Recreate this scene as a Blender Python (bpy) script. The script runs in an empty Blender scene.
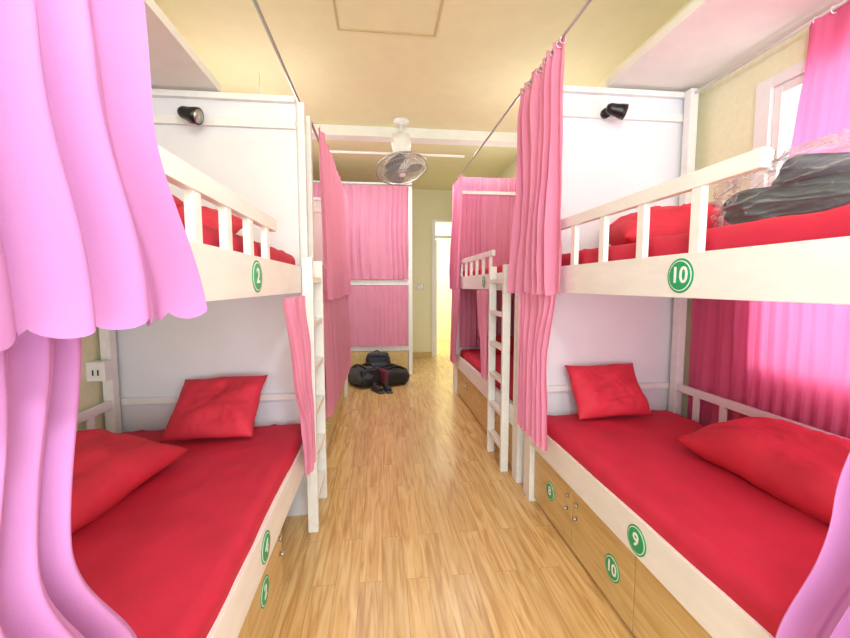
import bpy, bmesh, math, random
from mathutils import Vector, Matrix, noise, Euler
random.seed(4)
S=bpy.context.scene
try:
    S.view_settings.view_transform='Standard'; S.view_settings.look='None'
except Exception as e: print(e)
pi=math.pi
# ---------------------------------------------------------------- materials
def lin(c):
    c=c/255.0
    return c/12.92 if c<=0.04045 else ((c+0.055)/1.055)**2.4
def rgb(h):
    return (lin(int(h[0:2],16)),lin(int(h[2:4],16)),lin(int(h[4:6],16)),1)
def newmat(n):
    m=bpy.data.materials.new(n); m.use_nodes=True
    nt=m.node_tree; return m,nt,nt.nodes['Principled BSDF']
def paint(n,hexc,rough=0.5,bump=0.05,scale=40,var=0.04,metal=0.0,stretch=None):
    m,nt,b=newmat(n)
    tc=nt.nodes.new('ShaderNodeTexCoord'); no=nt.nodes.new('ShaderNodeTexNoise')
    mp=nt.nodes.new('ShaderNodeMapping')
    if stretch: mp.inputs['Scale'].default_value=stretch
    nt.links.new(tc.outputs['Object'],mp.inputs[0]); nt.links.new(mp.outputs[0],no.inputs['Vector'])
    no.inputs['Scale'].default_value=scale; no.inputs['Detail'].default_value=4
    c=rgb(hexc); r=nt.nodes.new('ShaderNodeValToRGB')
    r.color_ramp.elements[0].position=0.3; r.color_ramp.elements[1].position=0.7
    r.color_ramp.elements[0].color=tuple(x*(1-var*2) for x in c[:3])+(1,)
    r.color_ramp.elements[1].color=tuple(min(1,x*(1+var)) for x in c[:3])+(1,)
    nt.links.new(no.outputs['Fac'],r.inputs[0]); nt.links.new(r.outputs[0],b.inputs['Base Color'])
    b.inputs['Roughness'].default_value=rough; b.inputs['Metallic'].default_value=metal
    bp=nt.nodes.new('ShaderNodeBump'); bp.inputs['Strength'].default_value=bump; bp.inputs['Distance'].default_value=0.01
    nt.links.new(no.outputs['Fac'],bp.inputs['Height']); nt.links.new(bp.outputs[0],b.inputs['Normal'])
    return m
M_white=paint('white_painted_wood','F3F4F1',0.42,0.06,6,0.025,stretch=(4,1,4))
M_panel=paint('white_panel','EBEFF3',0.5,0.03,3,0.02)
M_wall=paint('yellow_wall_paint','EFEDC8',0.7,0.05,30,0.02)
M_ceil=paint('ceiling_paint','EAE5BA',0.75,0.03,8,0.015)
M_ceilgap=paint('ceiling_panel_gap','C9BE8C',0.75,0.03,8,0.015)
M_soffit=paint('soffit_paint','F0F2EC',0.7,0.02,8,0.02)
M_metal=paint('steel','B9B9B4',0.3,0.02,60,0.02,metal=0.9)
M_plastic=paint('white_plastic','F0F0EE',0.3,0.0,10,0.01)
M_black=paint('black_plastic','141416',0.35,0.05,60,0.1)
M_green=paint('green_badge','12A86C',0.4,0.0,10,0.03)
M_badgew=paint('badge_white','F8FBF8',0.4,0.0,10,0.0)
M_red=paint('red_sheet','CC2342',0.75,0.25,7,0.05)
M_redp=paint('red_pillowcase','DA3248',0.75,0.3,10,0.05)
M_bagb=paint('black_nylon','1C1D24',0.6,0.3,60,0.15)
M_bagr=paint('maroon_nylon','6E2433',0.6,0.3,60,0.15)
M_bagg=paint('grey_nylon','4A4E57',0.6,0.2,60,0.15)
M_bagblue=paint('navy_nylon','2A3142',0.6,0.3,60,0.15)
M_blade=paint('fan_blade_plastic','8A9094',0.4,0.0,10,0.02)
M_dark=paint('dark_blanket','2C3838',0.8,0.15,20,0.2)
def fabric(n,hexc,tr=0.35,var=0.03):
    m=bpy.data.materials.new(n); m.use_nodes=True; nt=m.node_tree
    nt.nodes.clear(); o=nt.nodes.new('ShaderNodeOutputMaterial'); mx=nt.nodes.new('ShaderNodeMixShader')
    d=nt.nodes.new('ShaderNodeBsdfPrincipled'); t=nt.nodes.new('ShaderNodeBsdfTranslucent')
    d.inputs['Roughness'].default_value=0.8; d.inputs['Specular IOR Level'].default_value=0.25
    tc=nt.nodes.new('ShaderNodeTexCoord'); no=nt.nodes.new('ShaderNodeTexNoise'); no.inputs['Scale'].default_value=7
    nt.links.new(tc.outputs['Object'],no.inputs['Vector'])
    r=nt.nodes.new('ShaderNodeValToRGB'); c=rgb(hexc)
    r.color_ramp.elements[0].color=tuple(x*(1-var*2) for x in c[:3])+(1,); r.color_ramp.elements[1].color=tuple(min(1,x*(1+var)) for x in c[:3])+(1,)
    nt.links.new(no.outputs['Fac'],r.inputs[0])
    nt.links.new(r.outputs[0],d.inputs['Base Color']); nt.links.new(r.outputs[0],t.inputs['Color'])
    wv=nt.nodes.new('ShaderNodeTexNoise'); wv.inputs['Scale'].default_value=300
    nt.links.new(tc.outputs['Object'],wv.inputs['Vector'])
    bp=nt.nodes.new('ShaderNodeBump'); bp.inputs['Strength'].default_value=0.15; bp.inputs['Distance'].default_value=0.003
    nt.links.new(wv.outputs['Fac'],bp.inputs['Height']); nt.links.new(bp.outputs[0],d.inputs['Normal'])
    mx.inputs[0].default_value=tr
    nt.links.new(d.outputs[0],mx.inputs[1]); nt.links.new(t.outputs[0],mx.inputs[2]); nt.links.new(mx.outputs[0],o.inputs[0])
    return m
M_lilac=fabric('lilac_pink_fabric','CC8CC9',0.15)
M_pink=fabric('pink_fabric','F4A2C4',0.22)
M_pinkd=fabric('rose_fabric','F3A2C3',0.3)
M_hot=fabric('bright_pink_fabric','F27CAA',0.5)
def wood(n,hexes,plank=True):
    m,nt,b=newmat(n); tc=nt.nodes.new('ShaderNodeTexCoord')
    mp=nt.nodes.new('ShaderNodeMapping'); nt.links.new(tc.outputs['Object'],mp.inputs[0])
    mp.inputs['Scale'].default_value=(14,0.9,14)
    n1=nt.nodes.new('ShaderNodeTexNoise'); n1.inputs['Scale'].default_value=2.4; n1.inputs['Detail'].default_value=9; n1.inputs['Distortion'].default_value=1.2
    r=nt.nodes.new('ShaderNodeValToRGB'); e=r.color_ramp.elements
    e[0].position=0.34; e[0].color=rgb(hexes[0]); e[1].position=0.66; e[1].color=rgb(hexes[2])
    k=e.new(0.5); k.color=rgb(hexes[1])
    nt.links.new(n1.outputs['Fac'],r.inputs[0])
    if plank:
        br=nt.nodes.new('ShaderNodeTexBrick'); mp2=nt.nodes.new('ShaderNodeMapping')
        mp2.inputs['Rotation'].default_value=(0,0,pi/2)
        nt.links.new(tc.outputs['Object'],mp2.inputs[0]); nt.links.new(mp2.outputs[0],br.inputs['Vector'])
        br.inputs['Scale'].default_value=1; br.inputs['Brick Width'].default_value=0.9; br.inputs['Row Height'].default_value=0.11
        br.inputs['Mortar Size'].default_value=0.0012; br.inputs['Mortar Smooth'].default_value=0.3
        br.inputs['Color1'].default_value=(0.88,0.88,0.88,1); br.inputs['Color2'].default_value=(1.0,1.0,1.0,1); br.inputs['Mortar'].default_value=(0.6,0.52,0.45,1)
        br.offset=0.37
        ad=nt.nodes.new('ShaderNodeVectorMath'); ad.operation='MULTIPLY_ADD'
        ad.inputs[1].default_value=(40,40,40)
        nt.links.new(br.outputs['Color'],ad.inputs[0]); nt.links.new(mp.outputs[0],ad.inputs[2]); nt.links.new(ad.outputs[0],n1.inputs['Vector'])
        mu=nt.nodes.new('ShaderNodeMix'); mu.data_type='RGBA'; mu.blend_type='MULTIPLY'; mu.inputs[0].default_value=1
        nt.links.new(r.outputs[0],mu.inputs[6]); nt.links.new(br.outputs['Color'],mu.inputs[7]); nt.links.new(mu.outputs[2],b.inputs['Base Color'])
        b.inputs['Roughness'].default_value=0.27
    else:
        nt.links.new(mp.outputs[0],n1.inputs['Vector'])
        nt.links.new(r.outputs[0],b.inputs['Base Color']); b.inputs['Roughness'].default_value=0.4
    return m
M_floor=wood('oak_laminate',['C89A5E','DFB679','EACA92'])
M_cab=wood('cabinet_wood',['C9A868','D4B67A','DDC28C'],False)
def glass(n,col,mixf,edge=0.0,rough=0.12):
    m=bpy.data.materials.new(n); m.use_nodes=True; nt=m.node_tree; nt.nodes.clear()
    o=nt.nodes.new('ShaderNodeOutputMaterial'); mx=nt.nodes.new('ShaderNodeMixShader')
    t=nt.nodes.new('ShaderNodeBsdfTransparent'); g=nt.nodes.new('ShaderNodeBsdfPrincipled'); g.inputs['Roughness'].default_value=rough
    g.inputs['Base Color'].default_value=col; mx.inputs[0].default_value=mixf
    if edge:
        lw=nt.nodes.new('ShaderNodeLayerWeight'); lw.inputs[0].default_value=0.3
        pw=nt.nodes.new('ShaderNodeMath'); pw.operation='POWER'; pw.inputs[1].default_value=2.0
        mm=nt.nodes.new('ShaderNodeMath'); mm.operation='MULTIPLY_ADD'; mm.inputs[1].default_value=edge; mm.inputs[2].default_value=mixf
        nt.links.new(lw.outputs['Facing'],pw.inputs[0]); nt.links.new(pw.outputs[0],mm.inputs[0]); nt.links.new(mm.outputs[0],mx.inputs[0])
        g.inputs['Specular IOR Level'].default_value=1.0
    nt.links.new(t.outputs[0],mx.inputs[1]); nt.links.new(g.outputs[0],mx.inputs[2]); nt.links.new(mx.outputs[0],o.inputs[0]); return m
M_bagfilm=glass('plastic_film',(0.85,0.9,0.93,1),0.10,0.75,0.05)
M_glass=glass('window_glass',(0.9,0.95,1,1),0.06)

# ---------------------------------------------------------------- helpers
def link(o): S.collection.objects.link(o); return o
def empty(name,loc=(0,0,0)):
    e=bpy.data.objects.new(name,None); e.empty_display_size=0.1; e.location=loc; return link(e)
def par(c,p):
    if p is not None:
        c.parent=p; c.matrix_parent_inverse=Matrix.Translation(-Vector(p.location))
    return c
def mesh(name,bm,mat,parent=None,smooth=False):
    me=bpy.data.meshes.new(name); bm.to_mesh(me); bm.free()
    if smooth:
        for p in me.polygons: p.use_smooth=True
    me.materials.append(mat); o=bpy.data.objects.new(name,me); link(o); return par(o,parent)
def bmbox(bm,x0,x1,y0,y1,z0,z1):
    x0,x1=min(x0,x1),max(x0,x1); y0,y1=min(y0,y1),max(y0,y1); z0,z1=min(z0,z1),max(z0,z1)
    v=[bm.verts.new((x,y,z)) for x in (x0,x1) for y in (y0,y1) for z in (z0,z1)]
    for f in [(0,1,3,2),(4,6,7,5),(0,4,5,1),(2,3,7,6),(0,2,6,4),(1,5,7,3)]:
        bm.faces.new([v[i] for i in f])
def box(name,x0,x1,y0,y1,z0,z1,mat,parent=None,bev=0.003):
    bm=bmesh.new(); bmbox(bm,x0,x1,y0,y1,z0,z1)
    if bev: bmesh.ops.bevel(bm,geom=bm.edges[:],offset=bev,segments=2,affect='EDGES',profile=0.7)
    return mesh(name,bm,mat,parent)
def boxes(name,lst,mat,parent=None,bev=0.003):
    bm=bmesh.new()
    for l in lst: bmbox(bm,*l)
    if bev: bmesh.ops.bevel(bm,geom=bm.edges[:],offset=bev,segments=2,affect='EDGES',profile=0.7)
    return mesh(name,bm,mat,parent)
def addtube(bm,pts,r,seg=10,closed=False):
    pts=[Vector(p) for p in pts]; rings=[]; n=len(pts)
    for i,p in enumerate(pts):
        if closed: t=pts[(i+1)%n]-pts[i-1]
        else: t=pts[min(i+1,n-1)]-pts[max(i-1,0)]
        t.normalize(); up=Vector((0,0,1)) if abs(t.z)<0.9 else Vector((1,0,0))
        a=t.cross(up).normalized(); b2=t.cross(a)
        rr=r[i] if isinstance(r,(list,tuple)) else r
        rings.append([bm.verts.new(p+a*math.cos(2*pi*k/seg)*rr+b2*math.sin(2*pi*k/seg)*rr) for k in range(seg)])
    m=n if closed else n-1
    for i in range(m):
        A=rings[i];B=rings[(i+1)%n]
        for k in range(seg): bm.faces.new((A[k],A[(k+1)%seg],B[(k+1)%seg],B[k]))
    if not closed:
        bm.faces.new(rings[0][::-1]); bm.faces.new(rings[-1])
def tube(name,pts,r,mat,parent=None,seg=10,closed=False):
    bm=bmesh.new(); addtube(bm,pts,r,seg,closed); return mesh(name,bm,mat,parent,True)
def softbox(name,c,size,r,mat,parent=None,cuts=26,amp=0.004,freq=4,rot=(0,0,0),bulge=0.0,seed=0,ridge=0.0):
    bm=bmesh.new(); bmesh.ops.create_cube(bm,size=2)
    bmesh.ops.subdivide_edges(bm,edges=bm.edges[:],cuts=cuts,use_grid_fill=True)
    hx,hy,hz=[s/2 for s in size]; R=Euler(rot).to_matrix(); c=Vector(c)
    for v in bm.verts:
        def m(t): return math.copysign(1-(1-abs(t))**1.7,t)
        u=Vector((m(v.co.x),m(v.co.y),m(v.co.z)))
        p=Vector((u.x*hx,u.y*hy,u.z*hz))
        q=Vector((max(-hx+r,min(hx-r,p.x)),max(-hy+r,min(hy-r,p.y)),max(-hz+r,min(hz-r,p.z))))
        d=p-q
        if d.length>1e-6:
            mx=max(abs(d.x),abs(d.y),abs(d.z)); p=q+d.normalized()*mx
        if bulge: 
            p*=1+bulge*(1-u.x*u.x)*(1-u.y*u.y)*abs(u.z)+bulge*0.5*(1-u.z*u.z)
        n=noise.noise_vector(p*freq+Vector((seed*7.1,seed,3)))*amp
        n2=noise.noise_vector(p*freq*3+Vector((seed,2,3)))*amp*0.35
        if ridge and p.z>0:
            w=0.5-abs(noise.noise(Vector((p.x*3+seed,p.y*5.5+p.x*3,seed*2.0))))
            p.z+=ridge*max(0,w-0.34)*6
        v.co=R@(p+n+n2)+c
    return mesh(name,bm,mat,parent,True)
def pillow(name,c,w,l,t,rot,mat,seed=0,parent=None):
    bm=bmesh.new(); N=40; g={}
    R=Euler(rot).to_matrix(); c=Vector(c)
    for s in (1,-1):
        for i in range(N+1):
            for j in range(N+1):
                u=-1+2*i/N; v=-1+2*j/N
                edge=(i in(0,N) or j in(0,N))
                if s==-1 and edge: g[(s,i,j)]=g[(1,i,j)]; continue
                h=((1-abs(u)**3.5)*(1-abs(v)**3.5))
                h=max(h,0)**0.6*t/2
                pinch=1-0.05*(1-v*v)*abs(u)**3; pv=1-0.05*(1-u*u)*abs(v)**3
                p=Vector((u*w/2*pinch,v*l/2*pv,s*h))
                k=noise.noise(Vector((u*2.2+seed*5,v*2.2,s)))*0.022+noise.noise(Vector((u*6,v*6+seed*3,s)))*0.006
                wr=0.5-abs(noise.noise(Vector((u*3+seed,v*2+u*2,s*3.0+seed))))
                k+=max(0,wr-0.36)*0.06
                p.z+=k*(1-abs(u)**4)*(1-abs(v)**4)*s
                p.z+=noise.noise(Vector((u*1.5+seed*9,v*1.5,5)))*0.02
                g[(s,i,j)]=bm.verts.new(R@p+c)
    for s in (1,-1):
        for i in range(N):
            for j in range(N):
                f=[g[(s,i,j)],g[(s,i+1,j)],g[(s,i+1,j+1)],g[(s,i,j+1)]]
                bm.faces.new(f if s==1 else f[::-1])
    return mesh(name,bm,mat,parent,True)
def curtain(name,rows,folds,mat,scallop=0.0,nsc=8,seed=0,nx=220,nz=46,rings=None,ruf=0.0,fine=0.25,eye=False):
    """rows: (z,(ax,ay),(bx,by),amp) top to bottom"""
    bm=bmesh.new(); z0=rows[0][0]; z1=rows[-1][0]; grid=[]
    for k in range(nz+1):
        z=z0+(z1-z0)*k/nz
        for q in range(len(rows)-1):
            if z<=rows[q][0]+1e-9 and z>=rows[q+1][0]-1e-9: break
        a,b=rows[q],rows[q+1]; t=(a[0]-z)/(a[0]-b[0]); t=t*t*(3-2*t)
        A=Vector(a[1]).lerp(Vector(b[1]),t); B=Vector(a[2]).lerp(Vector(b[2]),t); am=a[3]+(b[3]-a[3])*t
        d=B-A; L=d.length; dn=d/L; n=Vector((-dn.y,dn.x)); row=[]
        for i in range(nx+1):
            u=i/nx
            ph=2*pi*folds*(u+0.05*math.sin(u*9+seed)+0.02*noise.noise(Vector((u*5,z*1.2,seed))))+seed
            w=math.sin(ph)+fine*math.sin(2*ph+1+seed)+fine*0.5*math.sin(3.3*ph+seed*2+z)
            w*=0.75+0.5*noise.noise(Vector((u*6,z*1.5,seed+3)))
            p=A+d*u+n*am*w+dn*am*0.35*math.cos(ph*1.0+0.8)
            p+=n*0.006*noise.noise(Vector((u*14,z*6,seed)))
            zz=z
            if scallop:
                f=max(0,(k/nz-0.9)/0.1)
                zz-=scallop*abs(math.sin(pi*nsc*u))**0.8*f
            if ruf and k<2: p+=n*ruf*math.sin(ph*4)
            row.append(bm.verts.new((p.x,p.y,zz)))
        grid.append(row)
    for k in range(nz):
        for i in range(nx):
            bm.faces.new((grid[k][i],grid[k][i+1],grid[k+1][i+1],grid[k+1][i]))
    o=mesh(name,bm,mat,None,True)
    if rings:
        nr,rr,rz=rings; bm=bmesh.new()
        A=Vector(rows[0][1]);B=Vector(rows[0][2]); n=(B-A).normalized()
        for i in range(nr):
            p=A.lerp(B,(i+0.5)/nr)
            pts=[(p.x-n.y*rr*math.cos(t*pi/6),p.y+n.x*rr*math.cos(t*pi/6),rz-rr*0.4+rr*math.sin(t*pi/6)) for t in range(12)]
            addtube(bm,pts,0.003,6,True)
        r=mesh('rings',bm,M_plastic,None,True); r.parent=o
    return o
def badge(txt,x,y,z,side,parent,r=0.05):
    def disc(rad,th,off,mat,nm):
        bm=bmesh.new(); bmesh.ops.create_cone(bm,cap_ends=True,segments=40,radius1=rad,radius2=rad,depth=th)
        bm.transform(Matrix.Translation((x+side*off,y,z))@Matrix.Rotation(pi/2,4,'Y')); return mesh(nm,bm,mat,parent)
    disc(r,0.002,0.001,M_green,'badge_disc'); disc(r*0.88,0.002,0.002,M_badgew,'badge_ring'); disc(r*0.82,0.002,0.003,M_green,'badge_face')
    cu=bpy.data.curves.new('badge_number','FONT'); cu.body=txt; cu.size=r*1.3; cu.align_x='CENTER'; cu.align_y='CENTER'; cu.extrude=0.0006; cu.offset=0.0012
    o=bpy.data.objects.new('badge_number',cu); cu.materials.append(M_badgew); link(o)
    o.location=(x+side*0.005,y,z); o.rotation_euler=(pi/2,0,pi/2 if side>0 else -pi/2); par(o,parent)
def ladder(xa,xb,y0,y1,z0,z1,parent,nr=6):
    boxes('ladder_rails',[(xa,xb,y0,y0+0.035,z0,z1),(xa,xb,y1-0.035,y1,z0,z1)],M_white,parent)
    r=[]
    for i in range(nr):
        z=z0+0.18+(z1-z0-0.3)*i/(nr-1); r.append((xa+0.003,xb-0.003,y0+0.036,y1-0.036,z-0.016,z+0.016))
    boxes('ladder_rungs',r,M_white,parent)

def bunk(xf,xw,y0,y1,top,side,nums,rail_y,slats,rail_z,panel_x,cab_end=None,pt=0.3,tall=True):
    """side=+1 front faces +x (left bunks) ; xf front plane, xw wall side"""
    E=empty('bunk_bed',((xf+xw)/2,(y0+y1)/2,0)); s=side; th=0.035
    xi=xf-s*th; ce=cab_end or y1
    box('lower_rail',xi,xf,y0,y1,0.38,0.53,M_white,E)
    box('upper_board',xi,xf,y0,y1,1.36,1.50,M_white,E)
    box('lower_deck',xi-s*0.002,xw,y0,y1,0.38,0.44,M_white,E)
    box('upper_deck',xi-s*0.002,xw,y0,y1,1.37,1.42,M_panel,E)
    cx=xf-s*0.03; doors=[]; n=4 if not cab_end else 3; L=(ce-y0)/n
    for i in range(n): doors.append((cx-s*0.018,cx,y0+L*i+0.004,y0+L*(i+1)-0.004,0.03,0.375))
    boxes('cabinet_doors',doors,M_cab,E)
    box('cabinet_box',cx-s*0.6,cx-s*0.02,y0,ce,0.0,0.378,M_cab,E,0)
    bm=bmesh.new()
    for i in range(n):
        yy=y0+L*i+(0.05 if i%2 else L-0.05)
        addtube(bm,[(cx,yy,0.29),(cx+s*0.012,yy,0.29)],0.011,12); addtube(bm,[(cx,yy,0.22),(cx+s*0.02,yy,0.22)],0.009,12)
    mesh('locks',bm,M_metal,E,True)
    box('headboard',panel_x,xw,y1,y1+0.03,0.0,top,M_panel,E)
    box('head_top_beam',panel_x,xw,y1-0.03,y1-0.001,top-0.03,top+0.002,M_white,E)
    box('head_mid_beam',panel_x,xw,y1-0.022,y1-0.001,top-0.17,top-0.125,M_white,E)
    box('gap_casing',xf-s*0.12,xw,y1+0.031,y1+pt,0.0,top-0.003,M_panel,E)
    box('front_post',xf-s*0.055,xf,y1+0.001,y1+0.06,0.0,1.36,M_white,E)
    if tall: box('front_post_tall',xf-s*0.075,xf-s*0.005,y1+0.061,y1+0.12,0.0,top+0.01,M_white,E)
    box('front_post_far',xf-s*0.06,xf,y1+pt-0.06,y1+pt+0.001,0.0,top+0.005,M_white,E)
    box('wall_post',xw-s*0.001,xw+s*0.05,y1-0.085,y1-0.032,0.441,top,M_white,E)
    box('near_post',xf-s*0.055,xf-s*0.0,y0-0.06,y0-0.001,0.0,1.6,M_white,E)
    box('near_wall_post',xw+s*0.0,xw+s*0.05,y0-0.06,y0-0.001,0.0,1.6,M_white,E)
    a,b=rail_y
    box('guard_top',xf-s*0.03,xf-s*0.002,a,b,rail_z-0.05,rail_z,M_white,E)
    boxes('guard_slats',[(xf-s*0.029,xf-s*0.006,y-0.02,y+0.02,1.49,rail_z-0.04) for y in slats],M_white,E)
    gx=xw+s*0.02
    box('wall_guard_top',gx,gx+s*0.025,y0,y1-0.087,0.73,0.775,M_white,E)
    sl=[]; y=y0+0.1
    while y<y1-0.1: sl.append((gx+s*0.003,gx+s*0.022,y-0.018,y+0.018,0.435,0.735)); y+=0.19
    boxes('wall_guard_slats',sl,M_white,E)
    box('head_guard',panel_x,xw+s*0.052,y1-0.03,y1-0.005,0.73,0.765,M_white,E)
    for (t,y,z) in nums:
        badge(t,xf if z>0.4 else cx,y,z,s,E,0.055)
    return E
def lamp(x,y,z,s):
    E=empty('reading_lamp',(x,y,z))
    tube('mount',[(x,y,z),(x,y-0.03,z)],0.028,M_black,E,16)
    tube('arm',[(x,y-0.03,z),(x+s*0.02,y-0.05,z-0.005),(x+s*0.035,y-0.065,z-0.01)],0.01,M_black,E)
    p=[Vector((x-s*0.03,y-0.075,z+0.005))+Vector((s*0.1,-0.025,-0.03))*t for t in (0,0.15,0.3,0.5,0.75,1)]
    tube('head',p,[0.02,0.03,0.032,0.034,0.04,0.043],M_black,E,20)
    q=p[-1]; d=Vector((s*0.1,-0.025,-0.03)).normalized()
    tube('lens',[q,q+d*0.004],0.034,M_metal,E,20)
    return E

# ---------------------------------------------------------------- room shell
XL,XR,YB,YF,ZC=-1.52,1.97,-1.35,7.7,3.2
box('floor',XL-0.1,XR+0.1,YB-0.1,10.1,-0.08,0.0,M_floor,None,0)
box('ceiling',XL-0.1,XR+0.1,YB-0.1,10.1,ZC,ZC+0.1,M_ceil,None,0)
box('wall_left',XL-0.1,XL,YB-0.1,10.1,0,ZC,M_wall,None,0)
boxes('wall_right',[(XR,XR+0.1,YB-0.1,0.4,0,ZC),(XR,XR+0.1,1.96,10.1,0,ZC),(XR,XR+0.1,0.4,1.96,0,0.85),(XR,XR+0.1,0.4,1.96,2.43,ZC)],M_wall,None,0)
boxes('wall_back',[(XL,-1.1,YB-0.1,YB,0,ZC),(1.6,XR,YB-0.1,YB,0,ZC),(-1.1,1.6,YB-0.1,YB,2.6,ZC),(-1.1,1.6,YB-0.1,YB,0,0.25)],M_wall,None,0)
boxes('wall_far',[(XL,1.06,YF,YF+0.1,0,ZC),(1.88,XR,YF,YF+0.1,0,ZC),(1.06,1.88,YF,YF+0.1,2.62,ZC)],M_wall,None,0)
box('wall_hall',XL,XR,10.0,10.1,0,ZC,M_wall,None,0)
box('trim_1',XL,XR,4.75,4.93,ZC-0.11,ZC,M_soffit,None,0.004)
boxes('trim_2',[(-0.28,0.42,3.02,3.036,ZC-0.006,ZC+0.001),(-0.28,-0.264,1.4,3.02,ZC-0.006,ZC+0.001),(0.404,0.42,1.4,3.02,ZC-0.006,ZC+0.001)],M_ceilgap,None,0)
box('trim_3',XL,-0.86,-0.2,2.42,2.455,2.50,M_soffit,None,0.003)
box('trim_4',1.385,XR,-0.2,2.42,2.60,2.65,M_soffit,None,0.003)
box('baseboard_far',XL,1.0,YF-0.015,YF,0,0.1,M_cab,None,0.002)
W=empty('window_1',(XR,1.16,1.65))
boxes('frame',[(XR-0.012,XR+0.07,1.89,1.97,0.84,2.44),(XR-0.012,XR+0.07,0.39,0.46,0.84,2.44)],M_plastic,W)
boxes('frame_cross',[(XR-0.010,XR+0.068,0.46,1.89,2.39,2.44),(XR-0.010,XR+0.068,0.46,1.89,0.84,0.92)],M_plastic,W)
boxes('sash_stiles',[(XR+0.01,XR+0.04,1.85,1.888,0.921,2.388),(XR+0.01,XR+0.05,1.15,1.22,0.921,2.388)],M_plastic,W)
boxes('sash_rails',[(XR+0.012,XR+0.048,1.22,1.85,2.345,2.388),(XR+0.012,XR+0.048,1.22,1.85,0.921,0.98)],M_plastic,W)
box('handle',XR-0.03,XR+0.01,1.86,1.875,1.98,2.08,M_metal,W)
box('pane',XR+0.03,XR+0.035,0.46,1.85,0.93,2.38,M_glass,W,0)
W=empty('window_2',(0.25,YB,1.4))
boxes('frame',[(-1.1,-1.04,YB-0.08,YB+0.01,0.25,2.6),(1.54,1.6,YB-0.08,YB+0.01,0.25,2.6),(0.22,0.28,YB-0.08,YB+0.01,0.31,2.54)],M_plastic,W)
boxes('frame_cross',[(-1.04,1.54,YB-0.078,YB+0.008,2.54,2.6),(-1.04,1.54,YB-0.078,YB+0.008,0.25,0.31)],M_plastic,W)
D=empty('door_1',(1.47,YF,1.2))
boxes('frame',[(1.0,1.07,YF-0.03,YF+0.12,0,2.66),(1.87,1.93,YF-0.03,YF+0.12,0,2.66)],M_plastic,D)
boxes('frame_cross',[(1.07,1.87,YF-0.028,YF+0.118,2.6,2.658),(1.07,1.87,YF-0.028,YF+0.118,2.3,2.35)],M_plastic,D)
boxes('leaf',[(1.08,1.12,YF+0.22,YF+0.76,0.01,0.12),(1.08,1.12,YF+0.22,YF+0.76,2.18,2.28),(1.08,1.12,YF+0.13,YF+0.219,0.01,2.28),(1.08,1.12,YF+0.761,YF+0.85,0.01,2.28),(1.08,1.12,YF+0.22,YF+0.76,0.9,1.0)],M_plastic,D)
box('leaf_glass',1.097,1.103,YF+0.2,YF+0.78,0.1,2.2,M_glass,D,0)
E=empty('light_switch',(0.78,YF,1.37)); box('plate',0.72,0.84,YF-0.012,YF,1.32,1.42,M_metal,E); boxes('keys',[(0.735,0.775,YF-0.017,YF-0.011,1.34,1.40),(0.785,0.825,YF-0.017,YF-0.011,1.34,1.40)],M_plastic,E,0.002)
E=empty('wall_outlet',(XL,2.26,0.97)); box('plate',XL,XL+0.09,2.23,2.30,0.90,1.0,M_plastic,E); boxes('sockets',[(XL+0.03,XL+0.035,2.226,2.231,0.93,0.96),(XL+0.055,XL+0.06,2.226,2.231,0.93,0.96)],M_black,E,0)

# ---------------------------------------------------------------- bunks
LF,LW=-0.42,XL+0.02
RF,RW=0.95,1.92
b1=bunk(LF,LW,0.35,2.40,2.44,+1,[('4',1.43,0.455),('2',1.50,0.23),('2',1.44,1.43)],(0.5,1.74),[0.62,0.82,1.02,1.22,1.42,1.62],1.67,LF-0.04,cab_end=1.78)
ladder(LF+0.004,LF+0.06,2.22,2.62,0.0,1.55,b1)
b2=bunk(RF,RW,0.35,2.40,2.58,-1,[('9',1.33,0.445),('10',1.52,0.19),('8',2.15,0.20),('10',1.18,1.43)],(0.93,2.3),[1.14,1.40,1.66,1.92,2.18],1.745,RF+0.04)
ladder(RF-0.06,RF-0.004,2.82,3.22,0.0,1.55,b2)
b3=bunk(RF,RW,2.75,5.0,2.62,-1,[('7',3.6,1.43)],(3.35,4.9),[3.45,3.7,3.95,4.2,4.45,4.7],1.70,RF+0.04,pt=0.14,tall=False)
b4=bunk(LF,LW,2.75,5.0,2.44,+1,[],(3.35,4.9),[3.45,3.7,3.95,4.2,4.45,4.7],1.70,LF-0.04,pt=0.14,tall=False)
box('curtain_bar',RF+0.04,RW,4.86,4.89,2.50,2.54,M_white,b3)
E=empty('bunk_bed',(-0.5,6.9,0)); yb=6.2
boxes('posts',[(-0.62,-0.56,yb,yb+0.06,0,2.95),(0.44,0.5,yb,yb+0.06,0,2.95),(XL+0.01,XL+0.07,yb,yb+0.06,0,2.95),(0.44,0.5,YF-0.08,YF-0.02,0,2.95)],M_white,E)
box('top_rail',XL+0.01,0.5,yb+0.005,yb+0.045,2.88,2.94,M_white,E)
box('side_top_rail',0.45,0.49,yb+0.06,YF-0.08,2.88,2.94,M_white,E)
box('upper_board',XL+0.012,0.498,yb-0.002,yb+0.04,1.40,1.48,M_white,E)
box('upper_deck',XL+0.01,0.49,yb+0.045,YF-0.02,1.40,1.45,M_panel,E)
box('lower_board',XL+0.012,0.498,yb-0.002,yb+0.04,0.38,0.45,M_white,E)
box('lower_deck',XL+0.01,0.49,yb+0.045,YF-0.02,0.38,0.43,M_panel,E)
boxes('drawers',[(-0.55,-0.06,yb+0.005,yb+0.045,0.03,0.375),(-0.05,0.43,yb+0.005,yb+0.045,0.03,0.375),(-1.45,-0.63,yb+0.005,yb+0.045,0.03,0.375)],M_cab,E)
box('side_panel',0.455,0.485,yb+0.06,YF-0.08,0.0,0.375,M_cab,E)

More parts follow.
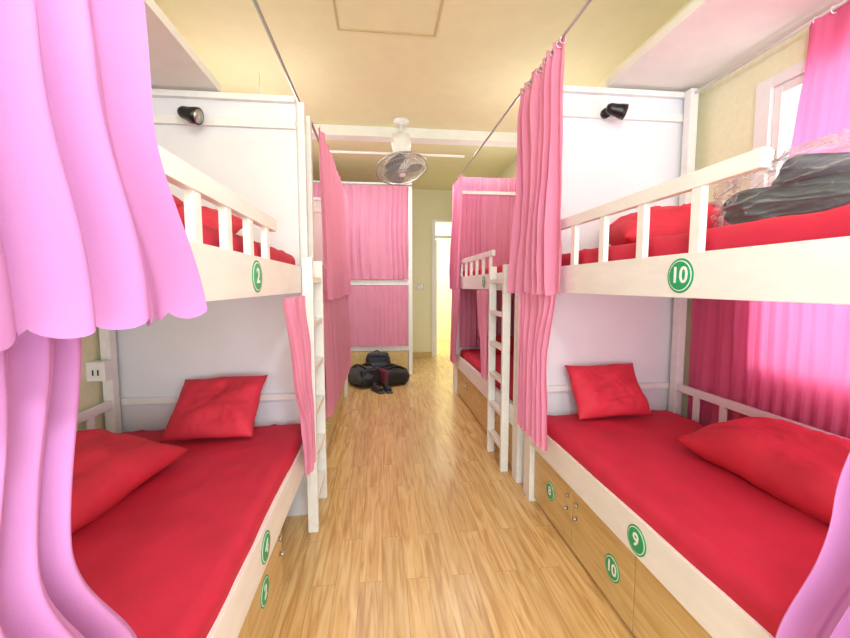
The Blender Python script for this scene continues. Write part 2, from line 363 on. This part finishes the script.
# mattresses
def matt(c,size,seed): return softbox('mattress',c,size,0.045,M_red,None,40,0.010,2.5,seed=seed,ridge=0.009)
def mx(xf,xw,s,y0,y1,zb,zt,seed):
    a=xf-s*0.045; b=xw+s*0.06
    matt(((a+b)/2,(y0+y1)/2,(zb+zt)/2),(abs(a-b),y1-y0-0.06,zt-zb),seed)
mx(LF+0.03,LW,1,0.36,2.38,0.445,0.60,1); mx(LF,LW,1,0.36,2.38,1.425,1.575,2)
mx(RF-0.03,RW,-1,0.36,2.38,0.445,0.60,3); mx(RF,RW,-1,0.36,2.38,1.425,1.575,4)
mx(RF,RW,-1,2.78,4.96,0.445,0.60,5); mx(RF,RW,-1,2.78,4.96,1.425,1.575,6)
mx(LF,LW,1,2.78,4.96,0.445,0.60,7); mx(LF,LW,1,2.78,4.96,1.425,1.575,8)
# pillows
pillow('pillow',(-0.87,2.20,0.755),0.46,0.38,0.12,(math.radians(42),math.radians(-3),math.radians(-4)),M_redp,1)
pillow('pillow',(1.37,2.25,0.765),0.47,0.34,0.12,(math.radians(55),0,math.radians(3)),M_redp,2)
pillow('pillow',(-1.14,1.56,0.69),0.48,0.66,0.19,(0,math.radians(8),math.radians(-8)),M_redp,3)
pillow('pillow',(1.63,1.34,0.70),0.42,0.80,0.21,(0,math.radians(-12),math.radians(2)),M_redp,4)
pillow('pillow',(-0.95,1.95,1.67),0.6,0.4,0.16,(math.radians(12),0,0),M_redp,5)
pillow('pillow',(-0.85,1.25,1.66),0.45,0.45,0.16,(math.radians(4),0,0.2),M_redp,8)
pillow('pillow',(1.50,1.98,1.69),0.55,0.5,0.22,(math.radians(10),math.radians(-6),-0.3),M_redp,6)
pillow('pillow',(1.45,4.7,0.68),0.5,0.36,0.13,(math.radians(25),0,0),M_redp,7)
lamp(-1.0,2.379,2.30,1); lamp(1.36,2.379,2.43,1)

# ---------------------------------------------------------------- curtain rods
def rod(pts,r=0.008,mat=M_metal):
    return tube('curtain_rod',pts,r,mat)
rod([(-0.46,-0.9,2.47),(-0.46,2.5,2.47)])
rod([(0.93,-0.9,2.64),(0.93,5.1,2.66)])
rod([(1.90,-0.2,2.555),(1.90,2.39,2.555)],0.009,M_plastic)
rod([(-0.44,2.75,2.47),(-0.44,5.1,2.47)])
rod([(-0.52,4.42,2.80),(0.93,4.42,2.80)],0.014,M_plastic)
rod([(-1.45,6.17,2.9),(0.5,6.17,2.9)],0.008)
# ---------------------------------------------------------------- curtains
curtain('curtain',[(2.46,(-0.46,0.18),(-0.46,0.80),0.02),(2.0,(-0.40,0.18),(-0.38,0.70),0.03),(1.65,(-0.37,0.18),(-0.35,0.675),0.032),(1.355,(-0.365,0.16),(-0.335,0.76),0.034)],4.6,M_lilac,0.013,20,1.4,nx=420,nz=90,rings=(12,0.016,2.47),fine=0.35)
curtain('curtain',[(1.345,(-0.42,0.10),(-0.41,0.585),0.014),(1.08,(-0.42,0.12),(-0.40,0.52),0.016),(0.80,(-0.41,0.10),(-0.39,0.63),0.02),(0.42,(-0.39,0.1),(-0.35,0.76),0.028)],11,M_lilac,0.012,10,2.2,nx=360,nz=80,fine=0.35)
curtain('curtain',[(1.345,(-0.39,1.66),(-0.39,2.15),0.012),(1.0,(-0.38,1.80),(-0.38,2.17),0.018),(0.7,(-0.37,1.94),(-0.37,2.18),0.02),(0.45,(-0.37,1.98),(-0.37,2.19),0.02)],7,M_pink,0.01,8,3)
curtain('curtain',[(2.66,(0.93,2.02),(0.93,2.64),0.02),(2.45,(0.92,2.02),(0.92,2.62),0.035),(2.0,(0.91,1.98),(0.91,2.55),0.04),(1.36,(0.90,1.93),(0.90,2.66),0.04)],6,M_pink,0.014,12,4,rings=(16,0.016,2.64),ruf=0.006)
curtain('curtain',[(1.355,(0.90,1.98),(0.90,2.5),0.012),(1.0,(0.90,2.08),(0.90,2.46),0.02),(0.5,(0.89,2.02),(0.89,2.45),0.024)],6,M_pink,0.01,8,5)
curtain('curtain',[(1.35,(0.92,0.15),(0.92,0.60),0.015),(0.97,(0.9,0.15),(0.9,0.66),0.025),(0.55,(0.88,0.12),(0.87,0.74),0.03)],8,M_lilac,0.01,8,6)
curtain('curtain',[(1.365,(1.925,0.38),(1.925,2.28),0.008),(0.55,(1.925,0.38),(1.925,2.28),0.012)],22,M_hot,0,0,7,nx=420)
curtain('curtain',[(2.55,(1.90,0.7),(1.90,1.68),0.012),(1.62,(1.90,0.7),(1.90,1.76),0.018)],12,M_hot,0,0,8,rings=(14,0.014,2.555))
curtain('curtain',[(2.46,(-0.39,2.78),(-0.39,4.9),0.02),(1.30,(-0.37,2.78),(-0.37,4.95),0.03)],14,M_pinkd,0.01,20,9)
curtain('curtain',[(1.355,(-0.385,2.86),(-0.385,4.9),0.012),(0.42,(-0.38,2.95),(-0.37,4.9),0.022)],14,M_pinkd,0.01,20,10)
curtain('curtain',[(2.72,(0.99,4.94),(1.88,4.94),0.012),(1.6,(0.99,4.94),(1.88,4.94),0.018)],10,M_pinkd,0,0,11)
curtain('curtain',[(1.36,(0.99,4.93),(1.85,4.93),0.010),(0.62,(0.99,4.93),(1.85,4.93),0.015)],10,M_pinkd,0,0,12)
curtain('curtain',[(2.655,(0.93,4.55),(0.93,5.1),0.015),(1.36,(0.90,4.6),(0.90,5.1),0.03)],7,M_pinkd,0.01,8,13)
curtain('curtain',[(1.355,(0.90,4.5),(0.90,5.0),0.012),(0.45,(0.89,4.75),(0.89,5.0),0.02)],6,M_pinkd,0.01,8,14)
curtain('curtain',[(1.355,(0.90,3.3),(0.90,3.65),0.012),(0.6,(0.90,3.3),(0.90,3.45),0.015)],5,M_pinkd,0.01,8,15)
curtain('curtain',[(2.89,(-1.45,6.165),(0.43,6.165),0.012),(1.49,(-1.45,6.16),(0.43,6.16),0.02)],20,M_pinkd,0,0,16,nx=360)
curtain('curtain',[(1.39,(-1.45,6.17),(0.43,6.17),0.008),(0.46,(-1.45,6.17),(0.43,6.17),0.012)],20,M_pinkd,0,0,17,nx=360)

# ---------------------------------------------------------------- fan
fx,fy,fz=0.25,4.55,2.68
F=empty('ceiling_fan',(fx,fy,fz))
tube('base',[(fx,fy,ZC),(fx,fy,ZC-0.03),(fx,fy,ZC-0.05)],[0.09,0.09,0.06],M_plastic,F,28)
tube('stem',[(fx,fy,ZC-0.05),(fx,fy,2.98)],0.022,M_plastic,F,14)
tube('motor',[(fx,fy,3.06),(fx,fy,3.04),(fx,fy,2.9),(fx,fy,2.84),(fx,fy,2.78)],[0.06,0.10,0.105,0.08,0.03],M_plastic,F,28)
tilt=Matrix.Translation((fx,fy,fz))@Matrix.Rotation(math.radians(-20),4,'X')@Matrix.Rotation(math.radians(-8),4,'Y')
bm=bmesh.new(); R=0.285
def ring(r,z,t): addtube(bm,[(r*math.cos(a*pi/24),r*math.sin(a*pi/24),z) for a in range(48)],t,6,True)
ring(R,0,0.009); ring(0.18,-0.055,0.004); ring(0.1,-0.075,0.004); ring(0.18,0.055,0.004); ring(0.1,0.07,0.004); ring(0.24,-0.035,0.004)
for i in range(40):
    a=2*pi*i/40
    for sg in (-1,1):
        addtube(bm,[(0.03*math.cos(a),0.03*math.sin(a),sg*0.075),(0.12*math.cos(a),0.12*math.sin(a),sg*0.075),(0.22*math.cos(a),0.22*math.sin(a),sg*0.045),(R*math.cos(a),R*math.sin(a),0)],0.0022,5)
bm.transform(tilt); mesh('cage',bm,M_metal,F,True)
bm=bmesh.new()
for i in range(3):
    a0=2*pi*i/3; vs=[]
    for k in range(9):
        t=k/8; r=0.04+0.19*t; wd=0.25+0.55*math.sin(pi*min(1,t*0.75+0.15))
        vs.append([bm.verts.new((r*math.cos(a0+wd*q),r*math.sin(a0+wd*q),0.03*q)) for q in (-1,-.5,0,.5,1)])
    for k in range(8):
        for q in range(4): bm.faces.new((vs[k][q],vs[k+1][q],vs[k+1][q+1],vs[k][q+1]))
bm.transform(tilt); mesh('blades',bm,M_blade,F,True)
bm=bmesh.new(); addtube(bm,[(0,0,-0.08),(0,0,-0.07),(0,0,0.05),(0,0,0.16)],[0.03,0.045,0.045,0.07],20); bm.transform(tilt); mesh('hub',bm,M_plastic,F,True)

# ---------------------------------------------------------------- backpacks
def backpack(c,size,rot,mat,mat2,seed):
    c=Vector(c); E=empty('backpack',c); R=Euler(rot).to_matrix()
    w,d,h=size
    softbox('body',c,size,min(size)*0.42,mat,E,16,0.02,6,rot,0.06,seed)
    softbox('front_pocket',c+R@Vector((0,-d*0.47,-h*0.12)),(w*0.72,d*0.35,h*0.5),d*0.15,mat2,E,12,0.01,8,rot,0.04,seed+1)
    softbox('lid',c+R@Vector((0,-d*0.05,h*0.42)),(w*0.85,d*0.95,h*0.22),h*0.1,mat2,E,12,0.01,8,rot,0.04,seed+2)
    for sx in (-1,1):
        pts=[c+R@Vector((sx*w*0.22,d*(0.45+0.22*math.sin(pi*t)),h*(0.42-0.85*t))) for t in [i/12 for i in range(13)]]
        tube('strap',pts,0.018,M_black,E,8)
    pts=[c+R@Vector((w*0.12*math.cos(pi*t),d*0.3,h*(0.5+0.12*math.sin(pi*t)))) for t in [i/10 for i in range(11)]]
    tube('handle',pts,0.01,M_black,E,8)
backpack((-0.24,5.60,0.13),(0.36,0.24,0.44),(math.radians(80),0,math.radians(35)),M_bagg,M_bagb,1)
backpack((0.17,5.6,0.12),(0.34,0.22,0.40),(math.radians(82),0,math.radians(-60)),M_bagb,M_bagr,2)
backpack((-0.04,5.90,0.2),(0.36,0.22,0.38),(math.radians(-12),0,math.radians(8)),M_bagb,M_bagblue,3)
for k,(sx,sy,ra) in enumerate([(-0.04,5.20,0.5),(0.09,5.21,0.25)]):
    E=empty('shoe',(sx,sy,0.0)); R=Matrix.Rotation(ra,3,'Z')
    def P(a,b,c): 
        v=R@Vector((a,b,0)); return (sx+v.x,sy+v.y,c)
    softbox('sole',P(0,0,0.014),(0.085,0.25,0.026),0.012,M_bagg,E,10,0.001,6,(0,0,ra))
    softbox('upper',P(0,0.02,0.05),(0.08,0.20,0.055),0.026,M_bagb,E,12,0.002,6,(0.12,0,ra))
    softbox('heel_collar',P(0,0.085,0.075),(0.07,0.085,0.07),0.028,M_bagb,E,10,0.002,6,(0,0,ra))

# plastic bag with folded things
P=empty('plastic_bag',(1.54,1.3,1.70))
softbox('contents',(1.57,1.32,1.69),(0.36,0.44,0.14),0.06,M_dark,P,18,0.012,6,(0,0,0.3),0.05,3)
softbox('contents_top',(1.57,1.24,1.78),(0.28,0.32,0.07),0.034,M_bagg,P,14,0.01,6,(0.1,0.1,0.9),0.05,5)
def crease(n,f,o): return max(0,0.16-abs(noise.noise(n*f+Vector(o))))/0.16
bm=bmesh.new(); bmesh.ops.create_icosphere(bm,subdivisions=7,radius=1)
for v in bm.verts:
    n=v.co.normalized(); st=Vector((n.x*1.0,n.y*0.6,n.z*1.6))
    k=1+0.14*noise.noise(n*1.8)+0.10*crease(st,2.2,(3,1,2))+0.05*crease(st,4.5,(7,3,1))+0.02*crease(st,10,(1,9,4))
    q=Vector((n.x*0.27*k,n.y*0.35*k,max(n.z,-0.5)*0.185*k))
    if n.y>0.6: q.z-=0.10*(n.y-0.6)
    v.co=q+Vector((1.57,1.27,1.71))
mesh('film',bm,M_bagfilm,P,True)

# ---------------------------------------------------------------- lights, with added fill
def area(name,loc,rot,sx,sy,e,col=(1,1,1)):
    l=bpy.data.lights.new(name,'AREA'); l.shape='RECTANGLE'; l.size=sx; l.size_y=sy; l.energy=e; l.color=col
    o=bpy.data.objects.new(name,l); o.location=loc; o.rotation_euler=rot; return link(o)
def fill_globe(x,y,z,e):  # added fill lamp, kept out of view, brightens ceiling and walls
    E=empty('added_fill_lamp',(x,y,z))
    tube('cord',[(x,y,ZC),(x,y,z+0.13)],0.006,M_plastic,E); tube('cap',[(x,y,z+0.16),(x,y,z+0.115)],[0.03,0.05],M_plastic,E,20)
    l=bpy.data.lights.new('added_fill_point','POINT'); l.energy=e; l.shadow_soft_size=0.11; l.color=(0.90,0.96,1)
    o=bpy.data.objects.new('added_fill_point',l); o.location=(x,y,z); link(o); par(o,E)
fill_globe(0.25,-0.3,2.55,64)
fill_globe(-1.0,3.7,2.58,14)
fill_globe(1.45,3.7,2.58,14)
area('window_light_back',(0.25,YB+0.05,1.45),(math.radians(90),0,0),2.5,2.2,74,(0.89,0.96,1))
area('window_light_side',(XR+0.25,1.16,1.65),(0,math.radians(90),0),1.5,1.4,30,(0.97,1,0.97))
area('added_beam_fill',(0.2,5.05,3.14),(0,0,0),2.6,0.15,46,(0.92,0.97,1))  # added fill for the far end, hidden behind the ceiling beam
area('hall_light',(0.8,9.0,3.1),(0,0,0),1.5,1.2,110,(1,0.99,0.94))
w=bpy.data.worlds.new('sky'); S.world=w; w.use_nodes=True
bg=w.node_tree.nodes['Background']; bg.inputs[0].default_value=(0.90,0.96,1,1); bg.inputs[1].default_value=1.3
# ---------------------------------------------------------------- camera
cd=bpy.data.cameras.new('camera'); cd.lens=400/850*36; cd.sensor_width=36; cd.clip_start=0.02
co=bpy.data.objects.new('camera',cd); link(co); co.location=(0,0,1.4)
co.rotation_euler=(math.radians(90-4.83),0,math.radians(-6.42)); S.camera=co
